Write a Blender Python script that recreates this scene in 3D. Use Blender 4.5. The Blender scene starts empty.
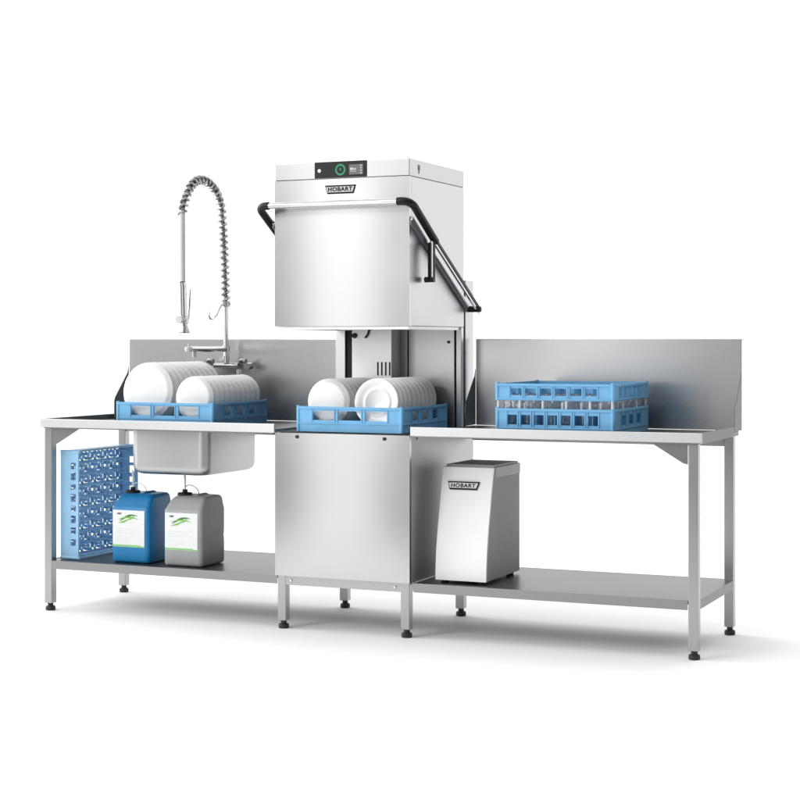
import bpy, bmesh, math, random
from mathutils import Vector, Matrix
random.seed(4)
PI = math.pi
sc = bpy.context.scene
COL = sc.collection

# ------------------------------------------------------------------ materials
def new_mat(name):
    m = bpy.data.materials.new(name); m.use_nodes = True
    nt = m.node_tree; nt.nodes.clear()
    out = nt.nodes.new('ShaderNodeOutputMaterial')
    b = nt.nodes.new('ShaderNodeBsdfPrincipled')
    nt.links.new(b.outputs[0], out.inputs[0])
    return m, nt, b

def steel(name, col=0.62, rough=0.24, aniso=0.0, axis='x', bump=0.05, var=0.06):
    """brushed stainless sheet: fine streaks along one axis in roughness and bump"""
    m, nt, b = new_mat(name)
    b.inputs['Metallic'].default_value = 1
    b.inputs['Base Color'].default_value = (col, col, col * 1.005, 1)
    b.inputs['Anisotropic'].default_value = aniso
    tc = nt.nodes.new('ShaderNodeTexCoord')
    mp = nt.nodes.new('ShaderNodeMapping')
    s = [700, 700, 700]; s['xyz'.index(axis)] = 6.0
    mp.inputs['Scale'].default_value = s
    nt.links.new(tc.outputs['Object'], mp.inputs[0])
    n = nt.nodes.new('ShaderNodeTexNoise'); n.inputs['Scale'].default_value = 1; n.inputs['Detail'].default_value = 3
    nt.links.new(mp.outputs[0], n.inputs['Vector'])
    n2 = nt.nodes.new('ShaderNodeTexNoise'); n2.inputs['Scale'].default_value = 3.5; n2.inputs['Detail'].default_value = 4
    nt.links.new(tc.outputs['Object'], n2.inputs['Vector'])
    add = nt.nodes.new('ShaderNodeMath'); add.operation = 'ADD'
    nt.links.new(n.outputs['Fac'], add.inputs[0]); nt.links.new(n2.outputs['Fac'], add.inputs[1])
    mr = nt.nodes.new('ShaderNodeMapRange')
    mr.inputs[1].default_value = 0.6; mr.inputs[2].default_value = 1.4
    mr.inputs[3].default_value = rough - var; mr.inputs[4].default_value = rough + var
    nt.links.new(add.outputs[0], mr.inputs[0]); nt.links.new(mr.outputs[0], b.inputs['Roughness'])
    bp = nt.nodes.new('ShaderNodeBump'); bp.inputs['Strength'].default_value = bump; bp.inputs['Distance'].default_value = 0.002
    nt.links.new(n.outputs['Fac'], bp.inputs['Height']); nt.links.new(bp.outputs[0], b.inputs['Normal'])
    return m

def plastic(name, col, rough=0.4, sss=0.0, spec=0.5, mottle=0.06, coat=0.0):
    m, nt, b = new_mat(name)
    tc = nt.nodes.new('ShaderNodeTexCoord')
    n = nt.nodes.new('ShaderNodeTexNoise'); n.inputs['Scale'].default_value = 14; n.inputs['Detail'].default_value = 4
    nt.links.new(tc.outputs['Object'], n.inputs['Vector'])
    r = nt.nodes.new('ShaderNodeValToRGB')
    r.color_ramp.elements[0].position = .3; r.color_ramp.elements[1].position = .7
    r.color_ramp.elements[0].color = (*[c * (1 - mottle) for c in col], 1)
    r.color_ramp.elements[1].color = (*[min(1, c * (1 + mottle)) for c in col], 1)
    nt.links.new(n.outputs['Fac'], r.inputs[0]); nt.links.new(r.outputs[0], b.inputs['Base Color'])
    b.inputs['Roughness'].default_value = rough
    b.inputs['Specular IOR Level'].default_value = spec
    b.inputs['Coat Weight'].default_value = coat
    if sss:
        b.inputs['Subsurface Weight'].default_value = sss
        b.inputs['Subsurface Radius'].default_value = (.01, .014, .02)
        b.inputs['Subsurface Scale'].default_value = .5
    return m

M = {}
M['panel'] = steel('brushed_steel_panel', .55, .23, axis='x', bump=.006, var=.02)
M['lowpanel'] = steel('brushed_steel_lower_panel', .50, .23, axis='x', bump=.006, var=.02)
M['side'] = steel('satin_steel_side', .56, .32, axis='z', bump=.006, var=.02)
M['cabside'] = steel('satin_steel_cabinet', .50, .48, axis='z', bump=.006, var=.02)
M['table'] = steel('satin_steel_table', .29, .32, axis='x', bump=.008, var=.03)
M['table'].node_tree.nodes['Principled BSDF'].inputs['Specular Tint'].default_value = (.68, .68, .68, 1)
M['lip'] = steel('satin_steel_edge', .61, .46, axis='x', bump=.008, var=.03)
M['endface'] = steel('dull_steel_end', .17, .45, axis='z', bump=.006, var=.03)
M['splash'] = steel('satin_steel_splash', .58, .28, axis='x', bump=.0, var=.012)
M['leg'] = steel('satin_steel_tube', .40, .32, axis='z', bump=.006, var=.03)
M['inner'] = steel('dull_inner_steel', .68, .38, axis='z', bump=.006, var=.03)
M['bounce_liner'] = steel('bright_bounce_steel', .92, .5, axis='x', bump=.006, var=.03)  # for bright sheets added underneath to bounce light onto the floor
M['bowl'] = steel('drawn_steel_bowl', .46, .38, axis='x', bump=.006, var=.03)
M['chrome'] = steel('chrome', .60, .18, axis='z', bump=.0, var=.03)
M['spring'] = steel('spring_steel', .38, .27, axis='z', bump=.0, var=.03)
M['black'] = plastic('black_plastic', (.005, .005, .005), .42, spec=.3, mottle=.2)
M['slot'] = plastic('dark_recess', (.015, .015, .016), .7, mottle=.2)
M['rubber'] = plastic('black_rubber', (.016, .016, .016), .6, mottle=.2)
M['blue'] = plastic('light_blue_rack_plastic', (.16, .42, .68), .42, sss=.12)
M['paleblue'] = plastic('pale_blue_rack_plastic', (.31, .55, .77), .45, sss=.2)
M['canblue'] = plastic('blue_canister_plastic', (.0, .17, .40), .42, sss=.05)
M['cangrey'] = plastic('grey_canister_plastic', (.29, .295, .30), .45, sss=.05)
M['paper'] = plastic('white_label_paper', (.70, .71, .71), .6, mottle=.03)
M['leafgreen'] = plastic('green_print', (.16, .44, .04), .6)
M['darkgreen'] = plastic('dark_green_print', (.03, .16, .03), .6)
M['bargreen'] = plastic('green_bar_print', (.22, .50, .18), .6)
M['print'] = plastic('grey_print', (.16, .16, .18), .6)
M['fineprint'] = plastic('pale_grey_print', (.62, .63, .63), .6)
M['porcelain'] = plastic('white_porcelain', (.76, .76, .755), .28, mottle=.015, coat=.3)
M['enamel'] = plastic('white_enamel', (.84, .84, .85), .6, spec=.2, mottle=.01)
M['greylid'] = plastic('grey_lid_plastic', (.50, .50, .51), .6, mottle=.05)
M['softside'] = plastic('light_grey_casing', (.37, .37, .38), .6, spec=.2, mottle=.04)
M['badge'] = plastic('badge_silver', (.68, .68, .69), .6, spec=.1)
M['ink'] = plastic('black_ink', (.012, .012, .013), .6, spec=.05)
M['hosegrey'] = plastic('grey_hose', (.30, .30, .31), .35)
M['tape'] = plastic('clear_white_tube', (.60, .605, .61), .3)

def emit(name, col, s):
    m, nt, b = new_mat(name)
    b.inputs['Base Color'].default_value = (*[c * .1 for c in col], 1)
    b.inputs['Emission Color'].default_value = (*col, 1); b.inputs['Emission Strength'].default_value = s
    return m
M['ringled'] = emit('green_led_ring', (.01, .42, .17), .62)
M['whiteled'] = emit('white_led', (1, 1, 1), .8)
M['screen'] = emit('grey_screen', (.16, .165, .17), .8)
M['screenink'] = emit('screen_glyphs', (.8, .8, .8), .7)

m, nt, b = new_mat('clear_glass')
nt.nodes.remove(b); o_ = [n for n in nt.nodes if n.type == 'OUTPUT_MATERIAL'][0]
tr = nt.nodes.new('ShaderNodeBsdfTransparent'); tr.inputs[0].default_value = (.985, .988, .99, 1)
gl = nt.nodes.new('ShaderNodeBsdfGlossy'); gl.inputs['Roughness'].default_value = .04
lw = nt.nodes.new('ShaderNodeLayerWeight'); lw.inputs['Blend'].default_value = .35
fr = nt.nodes.new('ShaderNodeMapRange'); fr.inputs[1].default_value = 0; fr.inputs[2].default_value = 1; fr.inputs[3].default_value = .03; fr.inputs[4].default_value = .45
nt.links.new(lw.outputs['Facing'], fr.inputs[0])
df = nt.nodes.new('ShaderNodeBsdfTranslucent'); df.inputs[0].default_value = (.85, .87, .88, 1)
tm = nt.nodes.new('ShaderNodeMixShader'); tm.inputs[0].default_value = .07
mx_ = nt.nodes.new('ShaderNodeMixShader')
nt.links.new(fr.outputs[0], mx_.inputs[0]); nt.links.new(tr.outputs[0], tm.inputs[1]); nt.links.new(df.outputs[0], tm.inputs[2]); nt.links.new(tm.outputs[0], mx_.inputs[1]); nt.links.new(gl.outputs[0], mx_.inputs[2]); nt.links.new(mx_.outputs[0], o_.inputs[0])
M['glass'] = m

def floor_mat(name, col, rough):
    m, nt, b = new_mat(name)
    tc = nt.nodes.new('ShaderNodeTexCoord')
    n = nt.nodes.new('ShaderNodeTexNoise'); n.inputs['Scale'].default_value = 1.3; n.inputs['Detail'].default_value = 5
    nt.links.new(tc.outputs['Object'], n.inputs['Vector'])
    r = nt.nodes.new('ShaderNodeValToRGB')
    r.color_ramp.elements[0].color = (*[c * .985 for c in col], 1); r.color_ramp.elements[1].color = (*col, 1)
    nt.links.new(n.outputs['Fac'], r.inputs[0]); nt.links.new(r.outputs[0], b.inputs['Base Color'])
    b.inputs['Roughness'].default_value = rough; b.inputs['Specular IOR Level'].default_value = .2
    return m
M['sweep'] = floor_mat('white_sweep', (.92, .92, .92), .7)
M['studio'] = floor_mat('grey_studio_floor', (.16, .16, .165), .6)

# ------------------------------------------------------------------ mesh helper
class MB:
    def __init__(s): s.bm = bmesh.new()
    def poly(s, vs, fs):
        v = [s.bm.verts.new(p) for p in vs]
        for f in fs:
            try: s.bm.faces.new([v[i] for i in f])
            except ValueError: pass
        return s
    def box(s, x0, x1, y0, y1, z0, z1):
        vs = [(x, y, z) for z in (z0, z1) for y in (y0, y1) for x in (x0, x1)]
        return s.poly(vs, [(0, 2, 3, 1), (4, 5, 7, 6), (0, 1, 5, 4), (2, 6, 7, 3), (0, 4, 6, 2), (1, 3, 7, 5)])
    def prism(s, pts, axis, a, b):
        """extrude 2-D outline along axis; pts are the two other coordinates in xyz order"""
        def mk(p, t):
            q = list(p); q.insert('xyz'.index(axis), t); return tuple(q)
        n = len(pts)
        vs = [mk(p, a) for p in pts] + [mk(p, b) for p in pts]
        fs = [tuple(range(n)), tuple(range(2 * n - 1, n - 1, -1))] + [(i, i + n, (i + 1) % n + n, (i + 1) % n) for i in range(n)]
        return s.poly(vs, fs)
    def tube(s, path, r, seg=12, caps=True):
        P = [Vector(p) for p in path]; n = len(P)
        rr = r if isinstance(r, (list, tuple)) else [r] * n
        rings = []; up = None
        for i, p in enumerate(P):
            t = (P[min(i + 1, n - 1)] - P[max(i - 1, 0)]).normalized()
            if up is None:
                up = Vector((0, 0, 1)) if abs(t.z) < .9 else Vector((1, 0, 0))
            up = (up - t * up.dot(t)).normalized(); w = t.cross(up)
            rings.append([s.bm.verts.new(p + (up * math.cos(2 * PI * k / seg) + w * math.sin(2 * PI * k / seg)) * rr[i]) for k in range(seg)])
        for a, b in zip(rings, rings[1:]):
            for k in range(seg): s.bm.faces.new((a[k], a[(k + 1) % seg], b[(k + 1) % seg], b[k]))
        if caps:
            s.bm.faces.new(rings[0][::-1]); s.bm.faces.new(rings[-1])
        return s
    def lathe(s, prof, c=(0, 0, 0), axis='z', seg=32):
        c = Vector(c); rings = []
        for r, h in prof:
            if r < 1e-6: rings.append([s.bm.verts.new(c + s._ax(axis, 0, 0, h))])
            else: rings.append([s.bm.verts.new(c + s._ax(axis, r * math.cos(2 * PI * k / seg), r * math.sin(2 * PI * k / seg), h)) for k in range(seg)])
        for a, b in zip(rings, rings[1:]):
            for k in range(seg):
                q = [a[k % len(a)], a[(k + 1) % len(a)], b[(k + 1) % len(b)], b[k % len(b)]]
                u = []
                for v in q:
                    if v not in u: u.append(v)
                if len(u) > 2: s.bm.faces.new(u)
        return s
    @staticmethod
    def _ax(axis, a, b, h):
        return Vector((a, b, h)) if axis == 'z' else Vector((a, -h, b)) if axis == 'y' else Vector((h, a, b))
    def build(s, name, mat, parent=None, bevel=0.0, smooth=True, angle=35, origin=(0, 0, 0), seg=2):
        bmesh.ops.recalc_face_normals(s.bm, faces=s.bm.faces)
        o0 = Vector(origin)
        p = parent
        while p is not None: o0 = o0 + p.location; p = p.parent
        if o0.length: bmesh.ops.translate(s.bm, verts=s.bm.verts, vec=-o0)
        me = bpy.data.meshes.new(name); s.bm.to_mesh(me); s.bm.free()
        if smooth:
            me.shade_smooth(); me.set_sharp_from_angle(angle=math.radians(angle))
        me.materials.append(M[mat])
        o = bpy.data.objects.new(name, me); COL.objects.link(o)
        if parent is not None: o.parent = parent
        o.location = origin
        if bevel:
            md = o.modifiers.new('bevel', 'BEVEL'); md.width = bevel; md.segments = seg
            md.limit_method = 'ANGLE'; md.angle_limit = math.radians(40); md.harden_normals = True
        return o

def tag(o, label=None, cat=None, group=None, kind=None):
    if label: o['label'] = label
    if cat: o['category'] = cat
    if group: o['group'] = group
    if kind: o['kind'] = kind
    return o
def thing(name, loc, label, cat, group=None):
    o = bpy.data.objects.new(name, None); COL.objects.link(o); o.location = loc
    o.empty_display_size = .05
    return tag(o, label, cat, group)

def text_mesh(name, s, size, loc, parent, mat, sx=1.0, bold=.0, depth=.0006, tilt=0.0):
    cu = bpy.data.curves.new(name, 'FONT'); cu.body = s; cu.size = size; cu.align_x = 'CENTER'; cu.align_y = 'CENTER'
    cu.offset = bold; cu.extrude = depth; cu.space_character = 1.12
    tmp = bpy.data.objects.new(name, cu); COL.objects.link(tmp)
    dg = bpy.context.evaluated_depsgraph_get(); dg.update()
    me = bpy.data.meshes.new_from_object(tmp.evaluated_get(dg))
    bpy.data.objects.remove(tmp); bpy.data.curves.remove(cu)
    me.transform(Matrix.Translation(Vector(loc)) @ Matrix.Rotation(PI / 2 - tilt, 4, 'X') @ Matrix.Diagonal((sx, 1, 1, 1)))
    p = parent; off = Vector()
    while p is not None: off += p.location; p = p.parent
    me.transform(Matrix.Translation(-off))
    me.materials.clear(); me.materials.append(M[mat]); me.name = name
    o = bpy.data.objects.new(name, me); COL.objects.link(o); o.parent = parent
    return o

def badge(parent, cx, y, z, w, h, size, sx, tilt=0.0):
    """maker's plate: trapezoid with dark rim, silver field and lettering"""
    def trap(w, h, a, b, t):
        bot = w - h * .62
        P = [(-w / 2, h / 2), (w / 2, h / 2), (bot / 2, -h / 2), (-bot / 2, -h / 2)]
        mb = MB(); mb.prism([(p[0], p[1]) for p in P], 'y', a, b)
        R = Matrix.Translation((cx, y, z)) @ Matrix.Rotation(-t, 4, 'X')
        bmesh.ops.transform(mb.bm, matrix=R, verts=mb.bm.verts); return mb
    rim = trap(w, h, -.003, .004, tilt).build('badge', 'ink', parent)
    trap(w * .925, h * .66, -.0042, -.003 + .0005, tilt).build('badge_field', 'badge', rim)
    text_mesh('lettering', 'HOBART', size, (cx, y - .0046, z), rim, 'ink', sx, .0006, tilt=tilt)
    return rim

def foot(parent, x, y, ztop):
    mb = MB()
    mb.lathe([(0, ztop + .004), (.013, ztop + .004), (.013, .022), (.022, .018), (.0235, .006), (.021, 0), (0, 0)], (x, y, 0), seg=20)
    return mb.build('foot', 'rubber', parent)

def leg(parent, x, y, z1, z0=.034, w=.02):
    mb = MB(); mb.box(x - w, x + w, y - w, y + w, z0, z1)
    o = mb.build('leg', 'leg', parent, bevel=.003)
    foot(o, x, y, z0)
    return o

# ------------------------------------------------------------------ setting
def sheet(name, x0, x1, y0, y1, z, mat):
    mb = MB(); mb.poly([(x0, y0, z), (x1, y0, z), (x1, y1, z), (x0, y1, z)], [(0, 1, 2, 3)])
    return tag(mb.build(name, mat, smooth=False), kind='structure')
sheet('ground', -300, 300, -300, 500, -.004, 'studio')
sheet('floor', -300, 300, -2.75, 480, 0, 'sweep')

# ------------------------------------------------------------------ left table
ZR, ZS = .889, .865          # rim and working surface
X0, XE = -1.2253, -.003
lt = thing('sink_table', (-.61, .35, 0), 'steel sink table left of the dishwasher carrying the big white plates', 'worktable')
def tabletop(parent, x0, x1, hole=None, rim_left=True, rim_right=True):
    mb = MB(); t = .012
    if hole:
        hx0, hx1, hy0, hy1 = hole
        mb.box(x0 + t, hx0, t, .70, ZS - .02, ZS); mb.box(hx1, x1 - t, t, .70, ZS - .02, ZS)
        mb.box(hx0, hx1, t, hy0, ZS - .02, ZS); mb.box(hx0, hx1, hy1, .70, ZS - .02, ZS)
    else: mb.box(x0 + t, x1 - t, t, .70, ZS - .02, ZS)
    top = mb.build('tabletop', 'table', parent, bevel=.0015)
    mb = MB(); mb.box(x0, x1, 0, t - .0004, .850, ZR); mb.build('front_edge', 'lip', top, bevel=.0025)
    for ok, xa in ((rim_left, x0), (rim_right, x1 - t)):
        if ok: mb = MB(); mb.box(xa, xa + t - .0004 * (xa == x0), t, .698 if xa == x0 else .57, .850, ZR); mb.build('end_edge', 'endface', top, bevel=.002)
    return top
SINK = (-.806, -.398, .10, .585)
tabletop(lt, X0, XE, SINK, True, False)
leg(lt, -1.2037, .052, .8455); leg(lt, -1.2037, .668, .8455)
mb = MB(); mb.prism([(-1.1815, .8455), (-1.03, .8455), (-1.06, .828), (-1.165, .768), (-1.1815, .764)], 'y', .034, .037)
mb.build('corner_gusset', 'table', lt)
# back upstand with folded ends
def upstand(parent, x0, x1, ends):
    mb = MB(); mb.box(x0, x1, .700, .716, .866, 1.2575)
    mb.box(x0, x1, .716, .738, 1.244, 1.2575)
    o = mb.build('backsplash', 'splash', parent, bevel=.003)
    for x in ends:
        g = MB(); s = 1 if x > (x0 + x1) / 2 else -1
        g.prism([(.7, .868), (.572, .868), (.572, .955), (.58, .972), (.69, 1.09), (.698, 1.115), (.7, 1.12)], 'x', x, x + s * .003)
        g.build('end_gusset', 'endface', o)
    return o
upstand(lt, -1.194, .0, [-1.196])
# knob on the gusset edge and the rail below the top at the rear
mb = MB(); mb.box(-1.183, -.03, .655, .68, .80, .845); mb.build('rear_rail', 'leg', lt, bevel=.002)
mb = MB()
mb.box(X0 + .018, -.004, .0345, .6855, .219, .232)
mb.box(X0 + .0425, -.004, .030, .0318, .1945, .2325)
mb.box(X0 + .0425, -.004, .6882, .690, .1945, .2325)
mb.box(X0 + .0025, X0 + .0045, .073, .647, .1945, .2325)
us = mb.build('undershelf', 'table', lt, bevel=.0008)
mb = MB(); mb.box(X0 + .045, -.01, .036, .684, .2155, .2185); mb.build('shelf_bounce_sheet', 'bounce_liner', us)  # added reflector sheet, lightens the floor shadow below the shelf
# sink bowl: rounded pressed bowl hanging under the top
def rrect(x0, x1, y0, y1, r, n=6):
    P = []
    for cx, cy, a in ((x1 - r, y1 - r, 0), (x0 + r, y1 - r, PI / 2), (x0 + r, y0 + r, PI), (x1 - r, y0 + r, 1.5 * PI)):
        for k in range(n + 1):
            t = a + PI / 2 * k / n; P.append((cx + r * math.cos(t), cy + r * math.sin(t)))
    return P
def loft(mb, rings, cap_end=True, cap_start=False):
    R = [[mb.bm.verts.new(p) for p in ring] for ring in rings]; n = len(R[0])
    for a, b in zip(R, R[1:]):
        for k in range(n): mb.bm.faces.new((a[k], a[(k + 1) % n], b[(k + 1) % n], b[k]))
    if cap_end: mb.bm.faces.new(R[-1])
    if cap_start: mb.bm.faces.new(R[0][::-1])
mb = MB(); rings = []
sx0, sx1, sy0, sy1 = SINK
prof = [(0, .844), (.002, .69)] + [(.002 + .036 * (1 - math.cos(a)), .676 - .036 * math.sin(a)) for a in [PI / 2 * k / 7 for k in range(8)]]
for ins, z in prof: rings.append([(x, y, z) for x, y in rrect(sx0 + ins, sx1 - ins, sy0 + ins, sy1 - ins, .045)])
for ins, z in [(p[0] + .003, p[1] + .003) for p in prof[::-1]]: rings.append([(x, y, z) for x, y in rrect(sx0 + ins, sx1 - ins, sy0 + ins, sy1 - ins, .042)])
loft(mb, rings)
bowl = mb.build('sink_bowl', 'bowl', lt)
mb = MB(); mb.lathe([(0, .646), (.045, .646), (.045, .630), (.03, .626), (0, .626)], (-.56, .36, 0), seg=24)
mb.build('drain', 'inner', bowl)

# ------------------------------------------------------------------ right table
XB, X1 = .638, 1.8727
rt = thing('clean_dish_table', (1.25, .35, 0), 'steel table right of the dishwasher with blue glass rack and white box below', 'worktable')
tabletop(rt, XB, X1, None, False, True)
leg(rt, 1.8297, .052, .8455); leg(rt, 1.8297, .668, .8455)
mb = MB(); mb.prism([(1.808, .8455), (1.66, .8455), (1.69, .828), (1.79, .768), (1.808, .764)], 'y', .034, .037)
mb.build('corner_gusset', 'table', rt)
upstand(rt, .660, 1.8727, [.6595, 1.8700])
mb = MB(); mb.box(.66, 1.808, .655, .68, .80, .845); mb.build('rear_rail', 'leg', rt, bevel=.002)
mb = MB()
mb.box(.640, X1 - .025, .0345, .6855, .219, .232)
mb.box(.640, X1 - .0645, .030, .0318, .1945, .2325)
mb.box(.640, X1 - .0645, .6882, .690, .1945, .2325)
mb.box(X1 - .0265, X1 - .0245, .073, .647, .1945, .2325)
us = mb.build('undershelf', 'table', rt, bevel=.0008)
mb = MB(); mb.box(.646, X1 - .048, .036, .684, .2155, .2185); mb.build('shelf_bounce_sheet', 'bounce_liner', us)  # same added reflector below the right shelf

# ------------------------------------------------------------------ dishwasher
W = .635
dw = thing('hood_dishwasher', (.3175, .36, 0), 'tall stainless hood dishwasher with raised hood and black handle grips in the middle', 'dishwasher')
def bulged(x0, x1, z0, z1, y, b, both=False, n=24, back=.02):
    """pressed sheet panel, very slightly crowned towards the room"""
    mb = MB(); V = []
    for j in range(n + 1):
        row = []
        for i in range(n + 1):
            u, v = i / n, j / n
            d = b * (1 - (2 * u - 1) ** 2) * ((1 - (2 * v - 1) ** 2) if both else 1)
            row.append(mb.bm.verts.new((x0 + (x1 - x0) * u, y - d, z0 + (z1 - z0) * v)))
        V.append(row)
    for j in range(n):
        for i in range(n): mb.bm.faces.new((V[j][i], V[j][i + 1], V[j + 1][i + 1], V[j + 1][i]))
    ring = V[0][:] + [V[j][n] for j in range(1, n + 1)] + V[n][::-1][1:] + [V[j][0] for j in range(n - 1, 0, -1)]
    bk = [mb.bm.verts.new((v.co.x, y + back, v.co.z)) for v in ring]
    k = len(ring)
    for i in range(k): mb.bm.faces.new((ring[i], bk[i], bk[(i + 1) % k], ring[(i + 1) % k]))
    mb.bm.faces.new(bk[::-1])
    return mb
# lower cabinet
mb = MB(); mb.box(.0, W, .0228, .735, .2333, .8534)
cab = mb.build('cabinet', 'cabside', dw, bevel=.003)
mb = MB(); mb.box(.045, .575, .040, .70, .2295, .2330); mb.build('cabinet_bounce_sheet', 'bounce_liner', cab)  # reflector added under the cabinet to brighten the shaded floor
fp = bulged(0, W, .2345, .852, .002, .0045, True).build('front_panel', 'lowpanel', dw)
for x in (.108, .520):
    mb = MB(); mb.lathe([(0, .006), (.006, .006), (.0075, .003), (.0075, -.004), (0, -.004)], (x, 0, .836), 'y', 16); mb.build('screw', 'rubber', fp)
mb = MB(); mb.lathe([(0, .004), (.005, .003), (.006, -.004), (0, -.004)], (W, .08, .836), 'x', 16); mb.build('screw', 'print', cab)
mb = MB()
mb.box(.012, .623, .012, .61, .8536, .8556)
mb.build('tub_rim', 'slot', dw)
# base frame with legs
mb = MB()
mb.box(.0375, .580, .030, .033, .192, .2325); mb.box(.0375, .580, .687, .690, .192, .2325)
mb.box(-.0005, .0025, .072, .648, .192, .2325); mb.box(.6152, .618, .072, .648, .192, .2325)
bf = mb.build('base_frame', 'leg', dw, bevel=.0006)
for x in (.064, .556):
    mb = MB(); mb.lathe([(0, .005), (.005, .005), (.006, .002), (.006, -.002), (0, -.002)], (x, .030, .212), 'y', 14); mb.build('screw', 'inner', bf)
for x in (.0165, .6005):
    for y in (.052, .668): leg(dw, x, y, .2325)
# hood
zt, zs, zb, dh = 2.0125, 1.9396, 1.3105, .617
mb = MB()
t = .02
mb.box(0, t, t + .002, dh, zb, zs - .002); mb.box(W - t, W, t + .002, dh, zb, zs - .002); mb.box(t, W - t, dh - t, dh, zb, zs - .002)
hood = mb.build('hood', 'side', dw, bevel=.002)
bulged(0, W, zb, zs - .002, .0, .0045, False, back=.0215).build('hood_front', 'panel', hood)
mb = MB()
mb.box(.010, W - .008, .008, .0205, zb - .014, zb - .001); mb.box(W - .0205, W - .008, .0207, dh - .012, zb - .014, zb - .001)
mb.box(.010, .022, .0207, dh - .012, zb - .014, zb - .001); mb.box(.0222, W - .0207, dh - .024, dh - .012, zb - .014, zb - .001)
mb.build('hood_seal', 'inner', hood)
mb = MB(); mb.box(0, W, 0, dh, zs + .0005, zt)
M['cover'] = steel('satin_steel_cover', .50, .25, axis='x', bump=.006, var=.02)
cap = mb.build('top_cover', 'cover', dw, bevel=.0025)
mb = MB(); mb.box(.004, W - .004, .004, dh - .004, zs - .0025, zs + .001); mb.build('seam', 'print', cap)
mb = MB(); mb.box(W - .001, W + .0015, .092, .110, 1.970, 1.992); mb.box(W - .001, W + .0012, .097, .105, 1.955, 1.970); mb.build('vent_clip', 'print', cap)
# control panel
mb = MB(); mb.box(.194, .439, -.0035, .004, zs + .003, zt - .0015)
cp = mb.build('control_panel', 'black', dw, bevel=.001)
mb = MB()
seg = 40; c = (.317, -.0045, 1.9755)
vs = []; fs = []
for r in (.0245, .0165):
    for k in range(seg): vs.append((c[0] + r * math.cos(2 * PI * k / seg), c[1], c[2] + r * math.sin(2 * PI * k / seg)))
for k in range(seg): fs.append((k, (k + 1) % seg, (k + 1) % seg + seg, k + seg))
mb.poly(vs, fs)
mb.build('light_ring', 'ringled', cp)
mb = MB(); mb.box(c[0] - .003, c[0] + .003, c[1] - .0006, c[1] + .001, c[2] - .004, c[2] + .007); mb.build('start_mark', 'ringled', cp)
mb = MB(); mb.lathe([(0, .0052), (.0075, .0048), (.0085, .002), (0, .002)], (.2165, 0, 1.9745), 'y', 20); mb.build('indicator_light', 'whiteled', cp)
mb = MB(); mb.box(.358, .423, -.0046, -.003, 1.953, 1.996); mb.build('display', 'screen', cp)
for bx_ in [(.363, .378, 1.972, 1.982), (.381, .391, 1.973, 1.979), (.363, .391, 1.9655, 1.9675)] + [(.411, .4175, z, z + .005) for z in (1.956, 1.967, 1.978, 1.988)]:
    mb = MB(); mb.box(bx_[0], bx_[1], -.0054, -.0047, bx_[2], bx_[3]); o_ = mb.build('display_glyph', 'screenink', cp)
badge(dw, .318, -.0055, 1.892, .143, .036, .024, 1.12)
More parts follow.
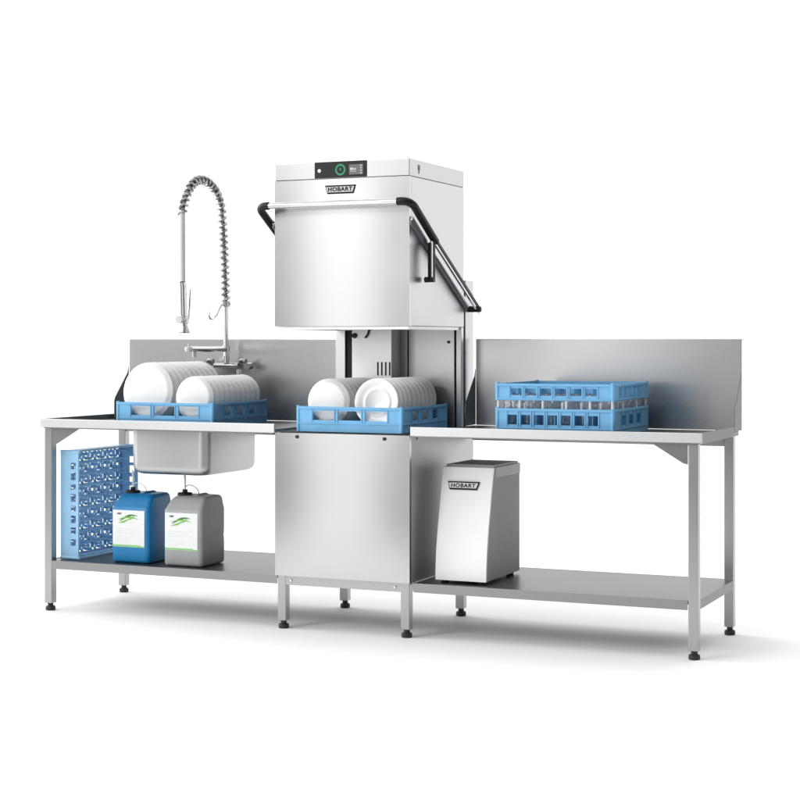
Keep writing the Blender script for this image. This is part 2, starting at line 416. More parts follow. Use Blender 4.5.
# handle bar, grips, levers
def arc(c, r, a0, a1, n, plane):
    P = []
    for k in range(n + 1):
        a = a0 + (a1 - a0) * k / n
        q = (r * math.cos(a), r * math.sin(a))
        P.append((c[0] + q[0], c[1] + q[1], c[2]) if plane == 'xy' else (c[0], c[1] + q[0], c[2] + q[1]))
    return P
YB, ZB = -.078, 1.826
mb = MB(); mb.tube([(.0, YB, ZB), (W * .97, YB, ZB)], .0125, 20); hb = mb.build('handle_bar', 'chrome', dw)
for s, xs in ((1, .676), (-1, -.041)):
    xi = .615 if s > 0 else .012
    p0, p1, p2 = Vector((xi, YB, ZB)), Vector((xs, YB, ZB)), Vector((xs, .185, 1.672))
    path = [p0]
    a = p1 + (p0 - p1).normalized() * min(.045, (p0 - p1).length * .9); bq = p1 + (p2 - p1).normalized() * .05
    for k in range(11):
        t = k / 10; path.append(a * (1 - t) ** 2 + p1 * 2 * t * (1 - t) + bq * t ** 2)
    path.append(p2)
    mb = MB(); mb.tube(path, .017, 18); mb.build('handle_grip', 'black', dw)
    # flat lever from the grip down to the rear pivot
    d = Vector((0, .705 - .17, 1.386 - 1.681)); L = d.length; d.normalize(); nrm = Vector((0, -d.z, d.y))
    q0 = Vector((xs, .165, 1.684))
    def strip(off0, off1, l0, l1, xa, xb):
        P = [q0 + d * l0 + nrm * off0, q0 + d * l1 + nrm * off0, q0 + d * l1 + nrm * off1, q0 + d * l0 + nrm * off1]
        m2 = MB(); m2.prism([(p.y, p.z) for p in P], 'x', xs + s * xa, xs + s * xb); return m2
    lv = strip(-.017, -.006, 0, L + .012, -.006, .004).build('lever_arm', 'chrome', dw, bevel=.001)
    strip(-.0058, .011, 0, L + .012, -.008, .007).build('arm_cover', 'black', lv, bevel=.002)
    m2 = MB(); m2.lathe([(0, .02), (.012, .018), (.014, .01), (.014, -.04), (0, -.04)] if s > 0 else [(0, -.02), (.012, -.018), (.014, -.01), (.014, .04), (0, .04)], (xs, .675, 1.392), 'x', 20); m2.build('pivot_bolt', 'rubber', lv)
    # pale and dark strips modelling the lever's reflection and shadow on the hood side
    xh = W if s > 0 else 0
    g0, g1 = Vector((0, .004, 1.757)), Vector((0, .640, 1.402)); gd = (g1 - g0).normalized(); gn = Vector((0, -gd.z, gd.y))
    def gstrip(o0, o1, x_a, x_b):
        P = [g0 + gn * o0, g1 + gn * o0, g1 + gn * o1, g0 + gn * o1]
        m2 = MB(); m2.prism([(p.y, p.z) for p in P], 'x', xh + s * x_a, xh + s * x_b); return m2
    gb = gstrip(-.004, .016, .001, .014).build('arm_reflection', 'chrome', hood, bevel=.002)
    gstrip(-.022, -.0042, .001, .010).build('arm_shadow', 'print', gb)
    # hanging link strap
    m2 = MB(); y = .143
    m2.box(xs - .005, xs + .003, y - .012, y + .012, 1.498, 1.672)
    lk = m2.build('link_strap', 'chrome', dw, bevel=.001)
    m2 = MB(); m2.box(xs - .008, xs + .006, y - .024, y - .0122, 1.498, 1.664); m2.box(xs - .008, xs + .006, y + .0122, y + .026, 1.498, 1.69)
    m2.build('strap_edge', 'black', lk, bevel=.001)
    m2 = MB(); m2.lathe([(0, s * .012), (.011, s * .011), (.012, s * -.03), (0, s * -.03)], (xs, y - .002, 1.508), 'x', 16); m2.build('link_bolt', 'rubber', lk)
# rear column behind the hood
mb = MB(); mb.box(0, W, .635, .735, .8555, 1.522)
rc = mb.build('rear_column', 'side', dw, bevel=.003)
mb = MB(); mb.box(.150, .594, .6148, .6345, .856, 1.30); mb.build('back_panel', 'inner', rc)
for xa, xb in ((.004, .1455), (.5945, W - .004)):
    mb = MB(); mb.box(xa, xb, .6148, .6345, .856, 1.30); mb.build('recess', 'slot', rc)  # near-black fill, shade of the recess put into the colour
mb = MB(); mb.box(.3655, .3695, .597, .6145, .857, 1.309); mb.build('gap_shade', 'slot', rc)  # dark strip standing for the shade in the gap beside the panel
for xa, xb, ya in ((0, .048, .600), (.610, .6345, .585)):
    mb = MB(); mb.box(xa, xb, ya, .614, .857, 1.309); mb.build('corner_post', 'inner', rc, bevel=.002)
mb = MB(); mb.box(.370, .595, .600, .6145, .857, 1.309); rp = mb.build('rear_panel', 'inner', rc, bevel=.002)
mb = MB(); mb.lathe([(0, .008), (.006, .007), (.007, -.002), (0, -.002)], (.568, .600, 1.243), 'y', 16); mb.build('bolt', 'rubber', rp)
mb = MB(); mb.box(.146, .343, .470, .6145, .857, 1.309); lc = mb.build('lift_column', 'inner', rc, bevel=.002)
mb = MB()
for k in range(4): mb.box(.272 + k * .0195, .279 + k * .0195, .4685, .474, 1.092, 1.153)
mb.build('vent_slots', 'slot', lc)
mb = MB(); mb.lathe([(0, .012), (.011, .011), (.012, .0), (0, .0)], (.160, .470, 1.272), 'y', 18); mb.build('knob', 'slot', lc)
mb = MB(); mb.tube([(.215, .462, 1.262), (.228, .462, 1.278), (.235, .462, 1.30)], .004, 8); mb.build('wash_pipe', 'slot', lc)

# ------------------------------------------------------------------ racks
RH = .104
def wall_mesh(mb, L, h, wins, w0, w1, th, mapf, ribs=True, z0=0.0):
    """one windowed rack wall in (t, depth, z); mapf turns it into xyz. Pieces butt end to end"""
    def bx(t0, t1, d0, d1, za, zb_):
        vs = [mapf(t, d, z) for z in (za, zb_) for d in (d0, d1) for t in (t0, t1)]
        mb.poly(vs, [(0, 2, 3, 1), (4, 5, 7, 6), (0, 1, 5, 4), (2, 6, 7, 3), (0, 4, 6, 2), (1, 3, 7, 5)])
    bx(0, L, 0, th, z0, z0 + w0); bx(0, L, 0, th, z0 + w1, z0 + h)
    edge = 0
    for a, b_ in list(wins) + [(L, L)]:
        bx(edge, a, 0, th, z0 + w0, z0 + w1); edge = b_
    bx(.001, L - .001, -.004, -.0004, z0 + h - .010, z0 + h - .001)           # rim
    if ribs:
        bx(.001, L - .001, -.0035, -.0004, z0 + w0 - .016, z0 + w0 - .011)      # ledge
        for a, b_ in wins:
            for t in (a - .006, b_ + .002): bx(t, t + .004, -.003, -.0004, z0 + w0 - .008, z0 + h - .0105)
def rack_walls(parent, S, h, wins, side_wins, w0, w1, z0=0.0, ribs=True, mat='blue'):
    th = .0045; hS = S / 2; x, y, z = parent.location
    maps = [(lambda t, d, zz: (x - hS + t, y - hS + d, z + zz), wins, S), (lambda t, d, zz: (x - hS + t, y + hS - d, z + zz), wins, S),
            (lambda t, d, zz: (x - hS + d, y - hS + th + .0003 + t, z + zz), side_wins, S - 2 * th - .0006), (lambda t, d, zz: (x + hS - d, y - hS + th + .0003 + t, z + zz), side_wins, S - 2 * th - .0006)]
    for mp, wn, L in maps:
        mb = MB(); wall_mesh(mb, L, h, wn, w0, w1, th, mp, ribs, z0)
        mb.build('side_wall', mat, parent)
    # rounded corner posts outside the walls
    for sx in (-1, 1):
        for sy in (-1, 1):
            mb = MB(); mb.tube([(x + sx * (hS - .004), y + sy * (hS - .004), z + z0 + .001), (x + sx * (hS - .004), y + sy * (hS - .004), z + z0 + h + .004)], .0085, 12)
            mb.build('corner_post', mat, parent)
def rack_base(parent, S, rings=True, mat='blue'):
    x, y, z = parent.location; hS = S / 2 - .008; mb = MB(); n = 9; st = 2 * hS / n
    for i in range(n + 1):
        t = -hS + i * st
        mb.box(x + t - .0048, x + t + .0048, y - hS, y + hS, z + .001, z + .0075)
        mb.box(x - hS, x + hS, y + t - .0048, y + t + .0048, z + .0016, z + .0068)
    for i in range(n):
        for j in range(n):
            cx, cy = x - hS + (i + .5) * st, y - hS + (j + .5) * st
            if rings:
                sg = 14; vs = []
                R1, R0 = (st * .37, st * .20) if (i + j) % 2 else (st * .25, st * .11)
                for r_, zz in ((R1, .002), (R1, .007), (R0, .007), (R0, .002)):
                    for k in range(sg): vs.append((cx + r_ * math.cos(2 * PI * k / sg), cy + r_ * math.sin(2 * PI * k / sg), z + zz))
                fs = [(a * sg + k, a * sg + (k + 1) % sg, ((a + 1) % 4) * sg + (k + 1) % sg, ((a + 1) % 4) * sg + k) for a in range(4) for k in range(sg)]
                mb.poly(vs, fs)
            if (i + j) % 2 == 0:
                for sx in (1, -1):
                    a, b_ = Vector((cx - st * .45 * sx, cy - st * .45, z + .0045)), Vector((cx + st * .45 * sx, cy + st * .45, z + .0045))
                    u = (b_ - a).normalized() * 1; w = Vector((-u.y, u.x, 0)) * .0040
                    P = [a - w, b_ - w, b_ + w, a + w]
                    mb.prism([(p.x, p.y) for p in P], 'z', z + .0024 + .0004 * (sx > 0), z + .0062 + .0003 * (sx > 0))
    return mb.build('base_grid', mat, parent, smooth=False)
def rack_pegs(parent, S, hgt=.072):
    x, y, z = parent.location; hS = S / 2 - .008; n = 9; st = 2 * hS / n; mb = MB()
    for i in range(n + 1):
        for j in range(n + 1):
            if 0 < i < n and 0 < j < n:
                cx, cy = x - hS + i * st, y - hS + j * st
                mb.lathe([(.0075, .005), (.0055, hgt * .6), (.004, hgt), (0, hgt + .002)], (cx, cy, z), seg=7)
    for i in range(n):
        for j in range(n):
            cx, cy = x - hS + (i + .5) * st, y - hS + (j + .5) * st; hh = hgt * (.55 if (i + j) % 2 else .8)
            mb.lathe([(.0085, .004), (.006, hh * .6), (.0045, hh), (0, hh + .002)], (cx + st * (.22 if j % 2 else -.18), cy, z), seg=7)
    o = mb.build('peg_rows', 'paleblue', parent); o['kind'] = 'stuff'; return o

W3 = [(.075, .175), (.197, .303), (.325, .425)]; S3 = [(.105, .165), (.215, .275), (.325, .385)]
rk = thing('plate_rack', (-.588, .300, ZS + .001), 'blue rack of large and small white plates on the sink table', 'dish rack')
rack_walls(rk, .5, RH, W3, S3, .046, .088); rack_base(rk, .5, False)
rkm = thing('plate_rack', (.335, .290, .8575), 'blue rack with two rows of small white plates inside the open dishwasher', 'dish rack')
rack_walls(rkm, .495, RH + .004, W3, S3, .050, .090); rack_base(rkm, .495, False)
# rack standing on its side under the table: opening turned to +x
ru = thing('peg_rack', (0, 0, 0), 'empty blue peg rack standing on edge beside the canisters', 'dish rack')
W5 = [(.055, .085), (.10, .135), (.155, .18), (.20, .235), (.255, .28), (.30, .335), (.355, .385), (.41, .44)]
rack_walls(ru, .5, .102, W5, W5, .056, .084, ribs=False, mat='paleblue'); rack_base(ru, .5, mat='paleblue'); rack_pegs(ru, .5)
ru.rotation_euler = (0, PI / 2, 0); ru.location = (-1.178, .345, .2335 + .2535)
# glass rack: base tray, gap with corner rods, extender
gr = thing('glass_rack', (1.253, .300, ZS + .001), 'two tier blue rack filled with clear glasses on the right hand table', 'glass rack')
W7 = [(.05 + k * .0575, .09 + k * .0575) for k in range(7)]
W6 = [(.062 + k * .064, .110 + k * .064) for k in range(6)]
rack_walls(gr, .5, .106, W7, S3, .040, .080); rack_base(gr, .5, False)
rack_walls(gr, .5, .069, W6, [(.08, .10), (.15, .17), (.22, .24), (.29, .31), (.36, .38)], .020, .050, z0=.139)
for px, py in [(p, q) for p in (-.243, -.15, -.05, .05, .15, .243) for q in (-.243, .243)] + [(p, q) for q in (-.10, .10) for p in (-.243, .243)]:
    mb = MB(); mb.tube([(1.253 + px, .3 + py, ZS + .107), (1.253 + px, .3 + py, ZS + .1405)], .0055, 10); mb.build('spacer_rod', 'tape', gr)
mb = MB()
for k in range(1, 6):
    t = -.24 + .08 * k
    mb.box(1.253 + t - .001, 1.253 + t + .001, .3 - .244, .3 + .244, ZS + .012, ZS + .092)
    mb.box(1.253 - .244, 1.253 + .244, .3 + t - .001, .3 + t + .001, ZS + .0125, ZS + .0915)
    mb.box(1.253 + t - .001, 1.253 + t + .001, .3 - .244, .3 + .244, ZS + .168, ZS + .198)
    mb.box(1.253 - .244, 1.253 + .244, .3 + t - .001, .3 + t + .001, ZS + .1685, ZS + .1975)
mb.build('divider_grid', 'blue', gr, smooth=False)

ORD = ['first', 'second', 'third', 'fourth', 'fifth', 'sixth', 'seventh', 'eighth', 'ninth', 'tenth']
# glasses, one by one
mb = MB()
mb.lathe([(0, 0), (.026, 0), (.029, .006), (.0355, .150), (.0345, .152), (.0335, .150), (.027, .012), (.02, .009), (0, .009)], (0, 0, 0), seg=24)
g0 = mb.build('drinking_glass', 'glass')
first = True
for j in range(6):
    for i in range(6):
        g = g0 if first else g0.copy()
        if not first: COL.objects.link(g)
        first = False
        g.location = (1.253 - .2 + i * .08, .3 - .2 + j * .08, ZS + .009)
        row = 'front row' if j == 0 else 'back row' if j == 5 else f'{ORD[j]} row back'
        col = 'at its left end' if i == 0 else 'at its right end' if i == 5 else f'{ORD[i]} from the left'
        tag(g, f'clear glass, {row}, {col}, in the glass rack', 'glass', 'clear glasses in the two tier rack')

# ------------------------------------------------------------------ plates
def plate_mesh(R, well):
    t = .004
    p = [(0, -.0), (well * .96, -.0), (well, -.001), (well + .008, -.006), (R - .004, -.0145), (R, -.0160), (R + .0005, -.0178), (R - .002, -.0190),
         (well + .010, -.0115), (well + .002, -.0062), (well - .008, -.0058), (well - .010, -.0085), (well - .016, -.0085), (well - .018, -.0052), (0, -.0052)]
    # face (well) turned away; profile is in (radius, height along -y)
    mb = MB(); mb.lathe(p, (0, 0, 0), 'y', 56)
    return mb
def plates(n, R, well, x, zc, y0, dy, face, kind, where, group, name):
    proto = None
    for k in range(n):
        if proto is None:
            mb = plate_mesh(R, well)
            if face: bmesh.ops.rotate(mb.bm, cent=(0, 0, 0), matrix=Matrix.Rotation(PI, 3, 'Z'), verts=mb.bm.verts)
            proto = mb.build(name, 'porcelain', angle=60); o = proto
        else:
            o = proto.copy(); COL.objects.link(o)
        o.location = (x + random.uniform(-.001, .001), y0 + k * dy + random.uniform(-.001, .001), zc)
        o.rotation_euler = (math.radians(-5 + random.uniform(-1.3, 1.3)), 0, math.radians(random.uniform(-1.3, 1.3)))
        pos = 'frontmost' if k == 0 else 'rearmost' if k == n - 1 else f'{ORD[k]} from the front'
        tag(o, f'{kind}, {pos} {where}', 'plate', group)
plates(10, .132, .112, -.711, 1.020, .095, .0475, False, 'large white dinner plate', 'in the rack on the sink table', 'large plates in the sink table rack', 'dinner_plate')
plates(10, .0975, .082, -.4675, .9935, .095, .0475, False, 'small white plate', 'in the rack on the sink table', 'small plates in the sink table rack', 'side_plate')
plates(10, .100, .080, .214, .986, .080, .046, False, 'small white plate', 'in the left row inside the dishwasher', 'plates in the left row inside the dishwasher', 'side_plate')
plates(10, .101, .070, .455, .986, .080, .046, True, 'small rimmed white plate', 'in the right row inside the dishwasher', 'plates in the right row inside the dishwasher', 'side_plate')

# ------------------------------------------------------------------ canisters
def canister(x0, y0, mat, label, capdx):
    w, d, h = .203, .215, .315
    r = thing('chemical_canister', (x0 + w / 2, y0 + d / 2, .2335), label, 'canister', 'chemical canisters under the sink')
    cx, cy, z0 = r.location
    mb = MB(); rings = []
    for ins, z, fr, ch in [(.012, 0, .02, 0), (.003, .004, .02, 0), (0, .014, .022, 0), (0, .10, .022, 0), (.0012, .13, .022, 0), (0, .16, .022, 0), (0, .250, .022, 0), (.001, .256, .022, .004), (.004, .275, .022, .014), (.006, .292, .022, .024), (.009, .303, .022, .032), (.016, .310, .02, .038), (.028, .3125, .018, .044)]:
        rings.append([(x, y, z0 + z) for x, y in rrect(x0 + ins + ch * .35, x0 + w - ins, y0 + ins + ch, y0 + d - ins, fr, 6)])
    loft(mb, rings, True, True)
    # moulded carrying handle ridge along the top
    mb.tube([(cx + .03, y0 + .075, z0 + .304), (cx + .03, y0 + .09, z0 + .310), (cx + .03, y0 + d - .06, z0 + .310), (cx + .03, y0 + d - .045, z0 + .304)], .012, 12)
    mb.build('body', mat, r, angle=50)
    mb = MB(); mb.lathe([(0, .311), (.034, .311), (.034, .321), (.031, .324), (.012, .325), (.012, .338), (0, .338)], (cx - .045, cy - .01, z0), seg=24)
    cp_ = mb.build('cap', 'black', r)
    mb = MB(); hx, hy = cx - .045, cy - .01
    mb.tube([(hx, hy, z0 + .34), (hx, hy, z0 + .38), (hx - .002, hy, z0 + .415)], .0048, 10)
    mb.build('suction_lance', 'tape', cp_)
    mb = MB(); P = [(hx + .004, hy, z0 + .352)]
    for k in range(9):
        a = PI * k / 8; P.append((hx + .04 - .032 * math.cos(a), hy + .005 * k / 8, z0 + .352 + .012 * math.sin(a) - .036 * (k / 8) ** 2))
    mb.tube(P, .0022, 8); mb.build('hose', 'print' if mat == 'cangrey' else 'tape', cp_)
    # front label, print lies on it as thin flat shapes
    lx0, lx1, lz0, lz1 = x0 + .005, x0 + .180, z0 + .072, z0 + .240
    mb = MB(); mb.box(lx0 + .006, lx1, y0 - .0015, y0 + .003, lz0, lz1); lb = mb.build('label', 'paper', r)
    yl = y0 - .0021
    mb = MB(); mb.box(lx0 + .006, lx1 - .022, yl, yl + .0004, lz0 + .001, lz0 + .010); mb.box(lx1 - .026, lx1 - .001, yl - .0003, yl + .0001, lz0 + .0005, lz0 + .006); mb.build('green_bar', 'bargreen', lb)
    def leaf(p, q, wd, mt, yy, bend=.1):
        p, q = Vector(p), Vector(q); u = q - p; nn = Vector((-u.y, u.x)).normalized(); A = []; B = []
        for k in range(9):
            t = k / 8; c_ = p + u * t + nn * bend * u.length * math.sin(PI * t); ww = wd * math.sin(PI * (t * .9 + .05))
            A.append(c_ + nn * ww); B.append(c_ - nn * ww)
        m2 = MB(); m2.poly([(a.x, yy, a.y) for a in A] + [(b_.x, yy, b_.y) for b_ in B], [(k, k + 1, k + 10, k + 9) for k in range(8)]); return m2
    cxl, czl = (lx0 + lx1) / 2, lz1 - .036
    for p, q, wd, mt, yo, bd in [((-.045, -.014), (.022, .012), .0038, 'darkgreen', .0002, .06), ((-.030, -.002), (.052, .012), .0036, 'darkgreen', .0003, .10), ((-.052, -.006), (.058, -.004), .0030, 'leafgreen', .0004, .08),
                                 ((-.050, -.022), (.008, -.002), .0036, 'leafgreen', .0005, -.06), ((.000, -.008), (.036, .014), .0030, 'leafgreen', .0006, -.08)]:
        leaf((cxl + p[0], czl + p[1]), (cxl + q[0], czl + q[1]), wd, 0, yl - yo, bd).build('swoosh', mt, lb)
    leaf((cxl - .06, czl + .020), (cxl - .033, czl + .020), .005, 0, yl - .0003, .0).build('maker_mark', 'print', lb)
    mb = MB()
    for i, (za, ln) in enumerate([(.082, .12), (.072, .11), (.062, .125), (.046, .10), (.036, .115), (.026, .09)]):
        mb.box(lx0 + .022, lx0 + .022 + ln, yl, yl + .0004, lz0 + za, lz0 + za + .0025)
    mb.build('small_print', 'fineprint', lb)
    return r
canister(-.904, .100, 'canblue', 'bright blue chemical canister with white label on the left undershelf', 0)
canister(-.618, .088, 'cangrey', 'grey chemical canister with white label on the left undershelf', 0)

# ------------------------------------------------------------------ water softener
ws = thing('water_softener', (.829, .30, .2335), 'white water softener box with curved front on the right undershelf', 'water softener')
sx0_, sx1_, zb_ = .715, .943, .2450
curve = [(.090, zb_), (.092, .30), (.098, .36), (.108, .42), (.121, .48), (.136, .54), (.150, .60), (.166, .66), (.180, .705), (.183, .712)]
side = curve + [(.50, .712), (.50, zb_)]
mb = MB(); mb.prism([(y + .012 if i < len(curve) else y, z) for i, (y, z) in enumerate(side)], 'x', sx0_ + .003, sx1_)
mb.build('casing', 'softside', ws, bevel=.002, angle=25)
mb = MB(); n = len(curve)
P = curve + [(y + .0115, z) for y, z in curve[::-1]]
vs = [(sx0_, y, z) for y, z in P] + [(sx1_ - .0005, y, z) for y, z in P]
m_ = len(P)
fs = [(i, i + m_, (i + 1) % m_ + m_, (i + 1) % m_) for i in range(m_)]
for i in range(n - 1): fs += [(i, i + 1, m_ - 2 - i, m_ - 1 - i), (m_ + i, m_ + m_ - 1 - i, m_ + m_ - 2 - i, m_ + i + 1)]
mb.poly(vs, fs); fpn = mb.build('front_panel', 'enamel', ws, angle=25)
mb = MB(); mb.box(sx0_ - .0005, sx1_ + .0015, .181, .503, .7125, .7155); mb.box(sx0_ + .006, sx1_ - .006, .20, .495, .7155, .724)
mb.box(sx1_ + .0002, sx1_ + .0016, .200, .503, .672, .7125)
mb.build('lid', 'greylid', ws, bevel=.0012)
mb = MB()
for x in (.745, .912):
    for y in (.125, .46): mb.lathe([(0, .2325), (.016, .2325), (.018, .246), (0, .246)], (x, y, 0), seg=16)
mb.build('foot', 'rubber', ws)
badge(ws, .816, .1555, .638, .143, .034, .023, 1.12, tilt=math.atan2(.016, .06))

# ------------------------------------------------------------------ pre-rinse faucet
XF = -.601
fc = thing('spray_faucet', (XF, .64, 1.12), 'tall chrome spray faucet with coiled spring hose on the left backsplash', 'faucet')
mb = MB(); mb.tube([(XF - .066, .635, 1.130), (XF + .066, .635, 1.130)], .0125, 18)
mb.box(XF - .060, XF - .030, .645, .6995, 1.118, 1.142); mb.box(XF + .030, XF + .060, .645, .6995, 1.118, 1.142)
mx = mb.build('mixer_body', 'chrome', fc)
for s in (-1, 1):
    mb = MB(); mb.lathe([(0, .004), (.015, .004), (.018, .009), (.018, .028), (.014, .032), (0, .032)], (XF + s * .090 - (.018), .640, 1.148), 'x', 20)
    mb.tube([(XF + s * .088, .64, 1.15), (XF + s * .088, .59, 1.152)], [.011, .007], 12)
    mb.build('valve_knob', 'spring', mx)
mb = MB(); mb.tube([(XF + .118, .66, 1.128), (XF + .118, .62, 1.126)], .017, 16); mb.build('inlet_nut', 'spring', mx)
mb = MB(); mb.lathe([(0, 1.075), (.012, 1.075), (.013, 1.112), (0, 1.112)], (XF + .077, .625, 0), seg=14); mb.build('lever', 'chrome', mx)
mb = MB(); mb.tube([(XF, .632, 1.140), (XF, .632, 1.20), (XF, .630, 1.425)], .0125, 16); mb.lathe([(0, 1.150), (.016, 1.150), (.017, 1.175), (0, 1.175)], (XF, .632, 0), seg=18)
mb.build('riser', 'chrome', fc)
mb = MB(); mb.tube([(XF, .632, 1.2085), (XF, .45, 1.209), (XF, .30, 1.211), (XF, .288, 1.209)], [.0135, .013, .012, .010], 16)
mb.lathe([(0, 1.195), (.018, 1.197), (.018, 1.225), (0, 1.227)], (XF, .632, 0), seg=18); sp = mb.build('spout', 'chrome', fc)
mb = MB(); mb.lathe([(0, 1.222), (.016, 1.220), (.019, 1.209), (.015, 1.198), (0, 1.196)], (XF, .283, 0), seg=18)
mb.tube([(XF, .283, 1.22), (XF, .283, 1.235)], .004, 8); mb.lathe([(0, 1.172), (.010, 1.172), (.010, 1.20), (0, 1.20)], (XF, .335, 0), seg=14); mb.build('spout_end', 'tape', sp)
# spring path: straight up from the riser, over the arch and down to the gun
ctrl = [(.630, 1.425), (.625, 1.50), (.619, 1.60), (.610, 1.715), (.600, 1.80), (.588, 1.875), (.563, 1.925), (.523, 1.965), (.46, 1.994), (.395, 2.002), (.335, 1.986), (.285, 1.945), (.248, 1.89), (.226, 1.83)]
def crom(P, n):
    P = [Vector((XF, a, b_)) for a, b_ in P]; Q = [P[0] * 2 - P[1]] + P + [P[-1] * 2 - P[-2]]; R = []
    for i in range(1, len(Q) - 2):
        for k in range(n):
            t = k / n; a, b_, c_, d_ = Q[i - 1:i + 3]
            R.append(.5 * ((2 * b_) + (c_ - a) * t + (2 * a - 5 * b_ + 4 * c_ - d_) * t * t + (3 * b_ - a - 3 * c_ + d_) * t ** 3))
    R.append(P[-1]); return R
cen = crom(ctrl, 24)
# resample by arc length
ls = [0]
for a, b_ in zip(cen, cen[1:]): ls.append(ls[-1] + (b_ - a).length)
Ltot = ls[-1]
def at(sv):
    sv = max(0, min(Ltot, sv))
    for i in range(len(ls) - 1):
        if ls[i + 1] >= sv: break
    t = (sv - ls[i]) / max(1e-9, ls[i + 1] - ls[i]); p = cen[i].lerp(cen[i + 1], t); d = (cen[i + 1] - cen[i]).normalized(); return p, d
coil = []; turns = Ltot / .0295; N = int(turns * 14)
for k in range(N + 1):
    p, d = at(Ltot * k / N); u = Vector((1, 0, 0)); v = d.cross(u); a = 2 * PI * turns * k / N
    coil.append(p + (u * math.cos(a) + v * math.sin(a)) * .0165)
mb = MB(); mb.tube(coil, .0074, 8); mb.build('spring', 'spring', fc)
hose = [at(Ltot * k / 60)[0] for k in range(61)]
mb = MB(); mb.tube(hose, .0085, 10); mb.build('hose', 'hosegrey', fc)
mb = MB(); mb.lathe([(0, 1.412), (.020, 1.412), (.021, 1.44), (0, 1.44)], (XF, .630, 0), seg=18); mb.build('spring_collar', 'spring', fc)
mb = MB(); mb.tube([(XF, .616, 1.425), (XF, .59, 1.42), (XF, .565, 1.402), (XF, .54, 1.372), (XF, .51, 1.352), (XF, .483, 1.352), (XF, .468, 1.368), (XF, .474, 1.385)], .0048, 8); mb.build('gun_hook', 'chrome', fc)
mb = MB(); mb.tube([(XF, .226, 1.84), (XF, .227, 1.70), (XF, .229, 1.521)], .0135, 16); mb.build('drop_hose', 'tape', fc)
mb = MB(); mb.tube([(XF, .229, 1.52), (XF, .234, 1.50), (XF, .240, 1.37), (XF, .242, 1.345)], [.0155, .0165, .0165, .015], 16)
gun = mb.build('spray_gun', 'chrome', fc)
mb = MB(); mb.lathe([(0, 1.35), (.010, 1.348), (.012, 1.325), (.024, 1.296), (.026, 1.288), (.022, 1.284), (0, 1.287)], (XF, .244, 0), seg=22); mb.build('spray_head', 'spring', gun)
mb = MB(); mb.tube([(XF, .297, 1.485), (XF, .290, 1.42), (XF, .278, 1.35), (XF, .262, 1.33), (XF, .246, 1.325)], [.006, .0075, .008, .008, .006], 10); mb.build('trigger', 'chrome', gun)
mb = MB(); mb.tube([(XF, .195, 1.345), (XF, .24, 1.345)], [.017, .015], 14); mb.build('hose_nut', 'tape', gun)

# ------------------------------------------------------------------ camera
cam_d = bpy.data.cameras.new('camera'); cam = bpy.data.objects.new('camera', cam_d); COL.objects.link(cam)
cam.location = (3.4534, -6.482, 1.2474); cam.rotation_euler = (PI / 2, 0, .4157)
cam_d.sensor_width = 36; cam_d.lens = 36 * 1692.975 / 800; cam_d.shift_y = -(400 - 341.08) / 800
cam_d.clip_end = 2000; cam_d.clip_start = .05
sc.camera = cam

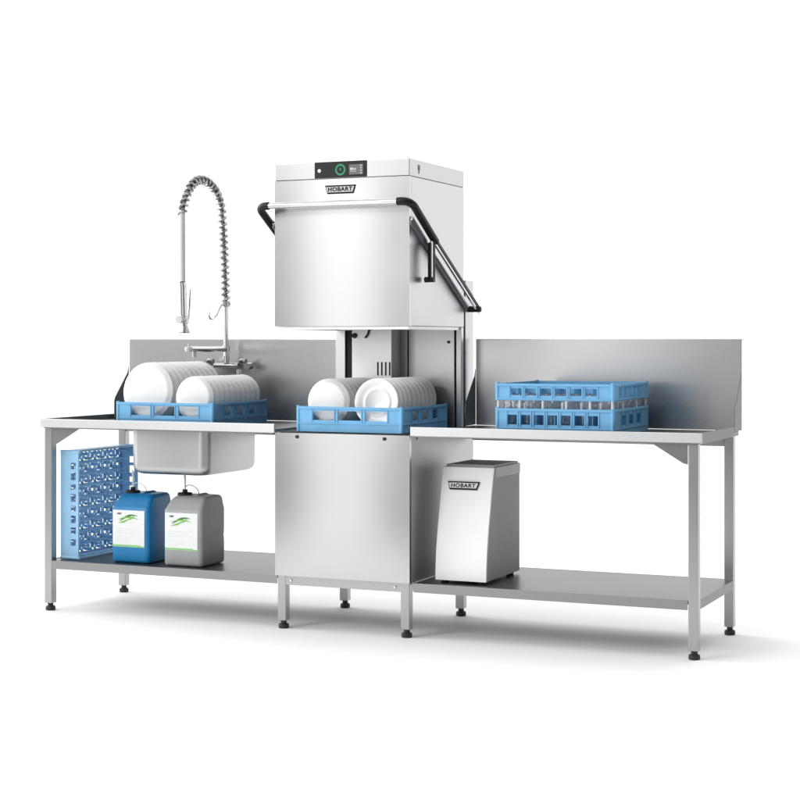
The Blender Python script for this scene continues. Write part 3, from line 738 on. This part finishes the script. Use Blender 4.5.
# ------------------------------------------------------------------ studio light
world = bpy.data.worlds.new('World'); sc.world = world; world.use_nodes = True
nt = world.node_tree; nt.nodes.clear()
out = nt.nodes.new('ShaderNodeOutputWorld'); bg = nt.nodes.new('ShaderNodeBackground'); nt.links.new(bg.outputs[0], out.inputs[0])
tc = nt.nodes.new('ShaderNodeTexCoord')
def dot(v):
    d = nt.nodes.new('ShaderNodeVectorMath'); d.operation = 'DOT_PRODUCT'; d.inputs[1].default_value = v
    nt.links.new(tc.outputs['Generated'], d.inputs[0]); return d.outputs['Value']
def rng(src, a, b_, c_, d_, interp='SMOOTHSTEP'):
    r = nt.nodes.new('ShaderNodeMapRange'); r.interpolation_type = interp
    for i, v in enumerate((a, b_, c_, d_)): r.inputs[i + 1].default_value = v
    nt.links.new(src, r.inputs[0]); return r.outputs[0]
def mth(op, a, b_):
    n_ = nt.nodes.new('ShaderNodeMath'); n_.operation = op
    for i, v in enumerate((a, b_)):
        if isinstance(v, (int, float)): n_.inputs[i].default_value = v
        else: nt.links.new(v, n_.inputs[i])
    return n_.outputs[0]
BACK, FRONT, TOP, LEFT = 1.36, .56, .60, 4.5
horizon = rng(dot((-.05, .9987, 0)), .20, .74, FRONT, BACK)     # white cyclorama behind, darker studio in front
left = rng(dot((-1, -.02, 0)), .57, .90, 0, LEFT)                # glow added on the left to lift the floor shadow
right = rng(dot((1, -.35, 0)), .2, .9, 1, .32)                      # dimming added on the right to darken right-facing sides
horizon = mth('MULTIPLY', mth('ADD', horizon, left), right)
top = rng(dot((0, .0, 1)), .35, .80, 0, TOP)                     # big overhead scrim
nt.links.new(mth('ADD', horizon, top), bg.inputs['Strength'])
bg.inputs[0].default_value = (1, 1, 1, 1)

def softbox(name, loc, target, w, h, L, col=(1, 1, 1)):
    ld = bpy.data.lights.new(name, 'AREA'); ld.shape = 'RECTANGLE'; ld.size = w; ld.size_y = h
    ld.energy = L * PI * w * h; ld.color = col
    o = bpy.data.objects.new(name, ld); COL.objects.link(o); o.location = loc
    o.rotation_euler = (Vector(target) - Vector(loc)).to_track_quat('-Z', 'Y').to_euler()
    return o
softbox('softbox', (-.68, -2.10, 1.17), (.2, 0, 1.15), .56, 2.12, 1.45)
softbox('softbox', (.0, -3.2, 1.3), (1.2, .3, .9), .8, 2.0, 1.05)

softbox('softbox', (-3.2, -6.5, 4.8), (.2, .2, .6), 2.6, 2.4, 9.8)  # unseen fill added high at front left, brightens fronts and shades plate gaps

# ------------------------------------------------------------------ render
sc.render.engine = 'CYCLES'
sc.cycles.transparent_max_bounces = 48; sc.cycles.max_bounces = 10; sc.cycles.transmission_bounces = 10; sc.cycles.glossy_bounces = 6
sc.cycles.caustics_reflective = False; sc.cycles.caustics_refractive = False
sc.cycles.sample_clamp_indirect = 6
sc.render.resolution_x = 1024; sc.render.resolution_y = 1024
sc.view_settings.view_transform = 'Standard'; sc.view_settings.look = 'None'
sc.view_settings.exposure = 0; sc.view_settings.gamma = 1
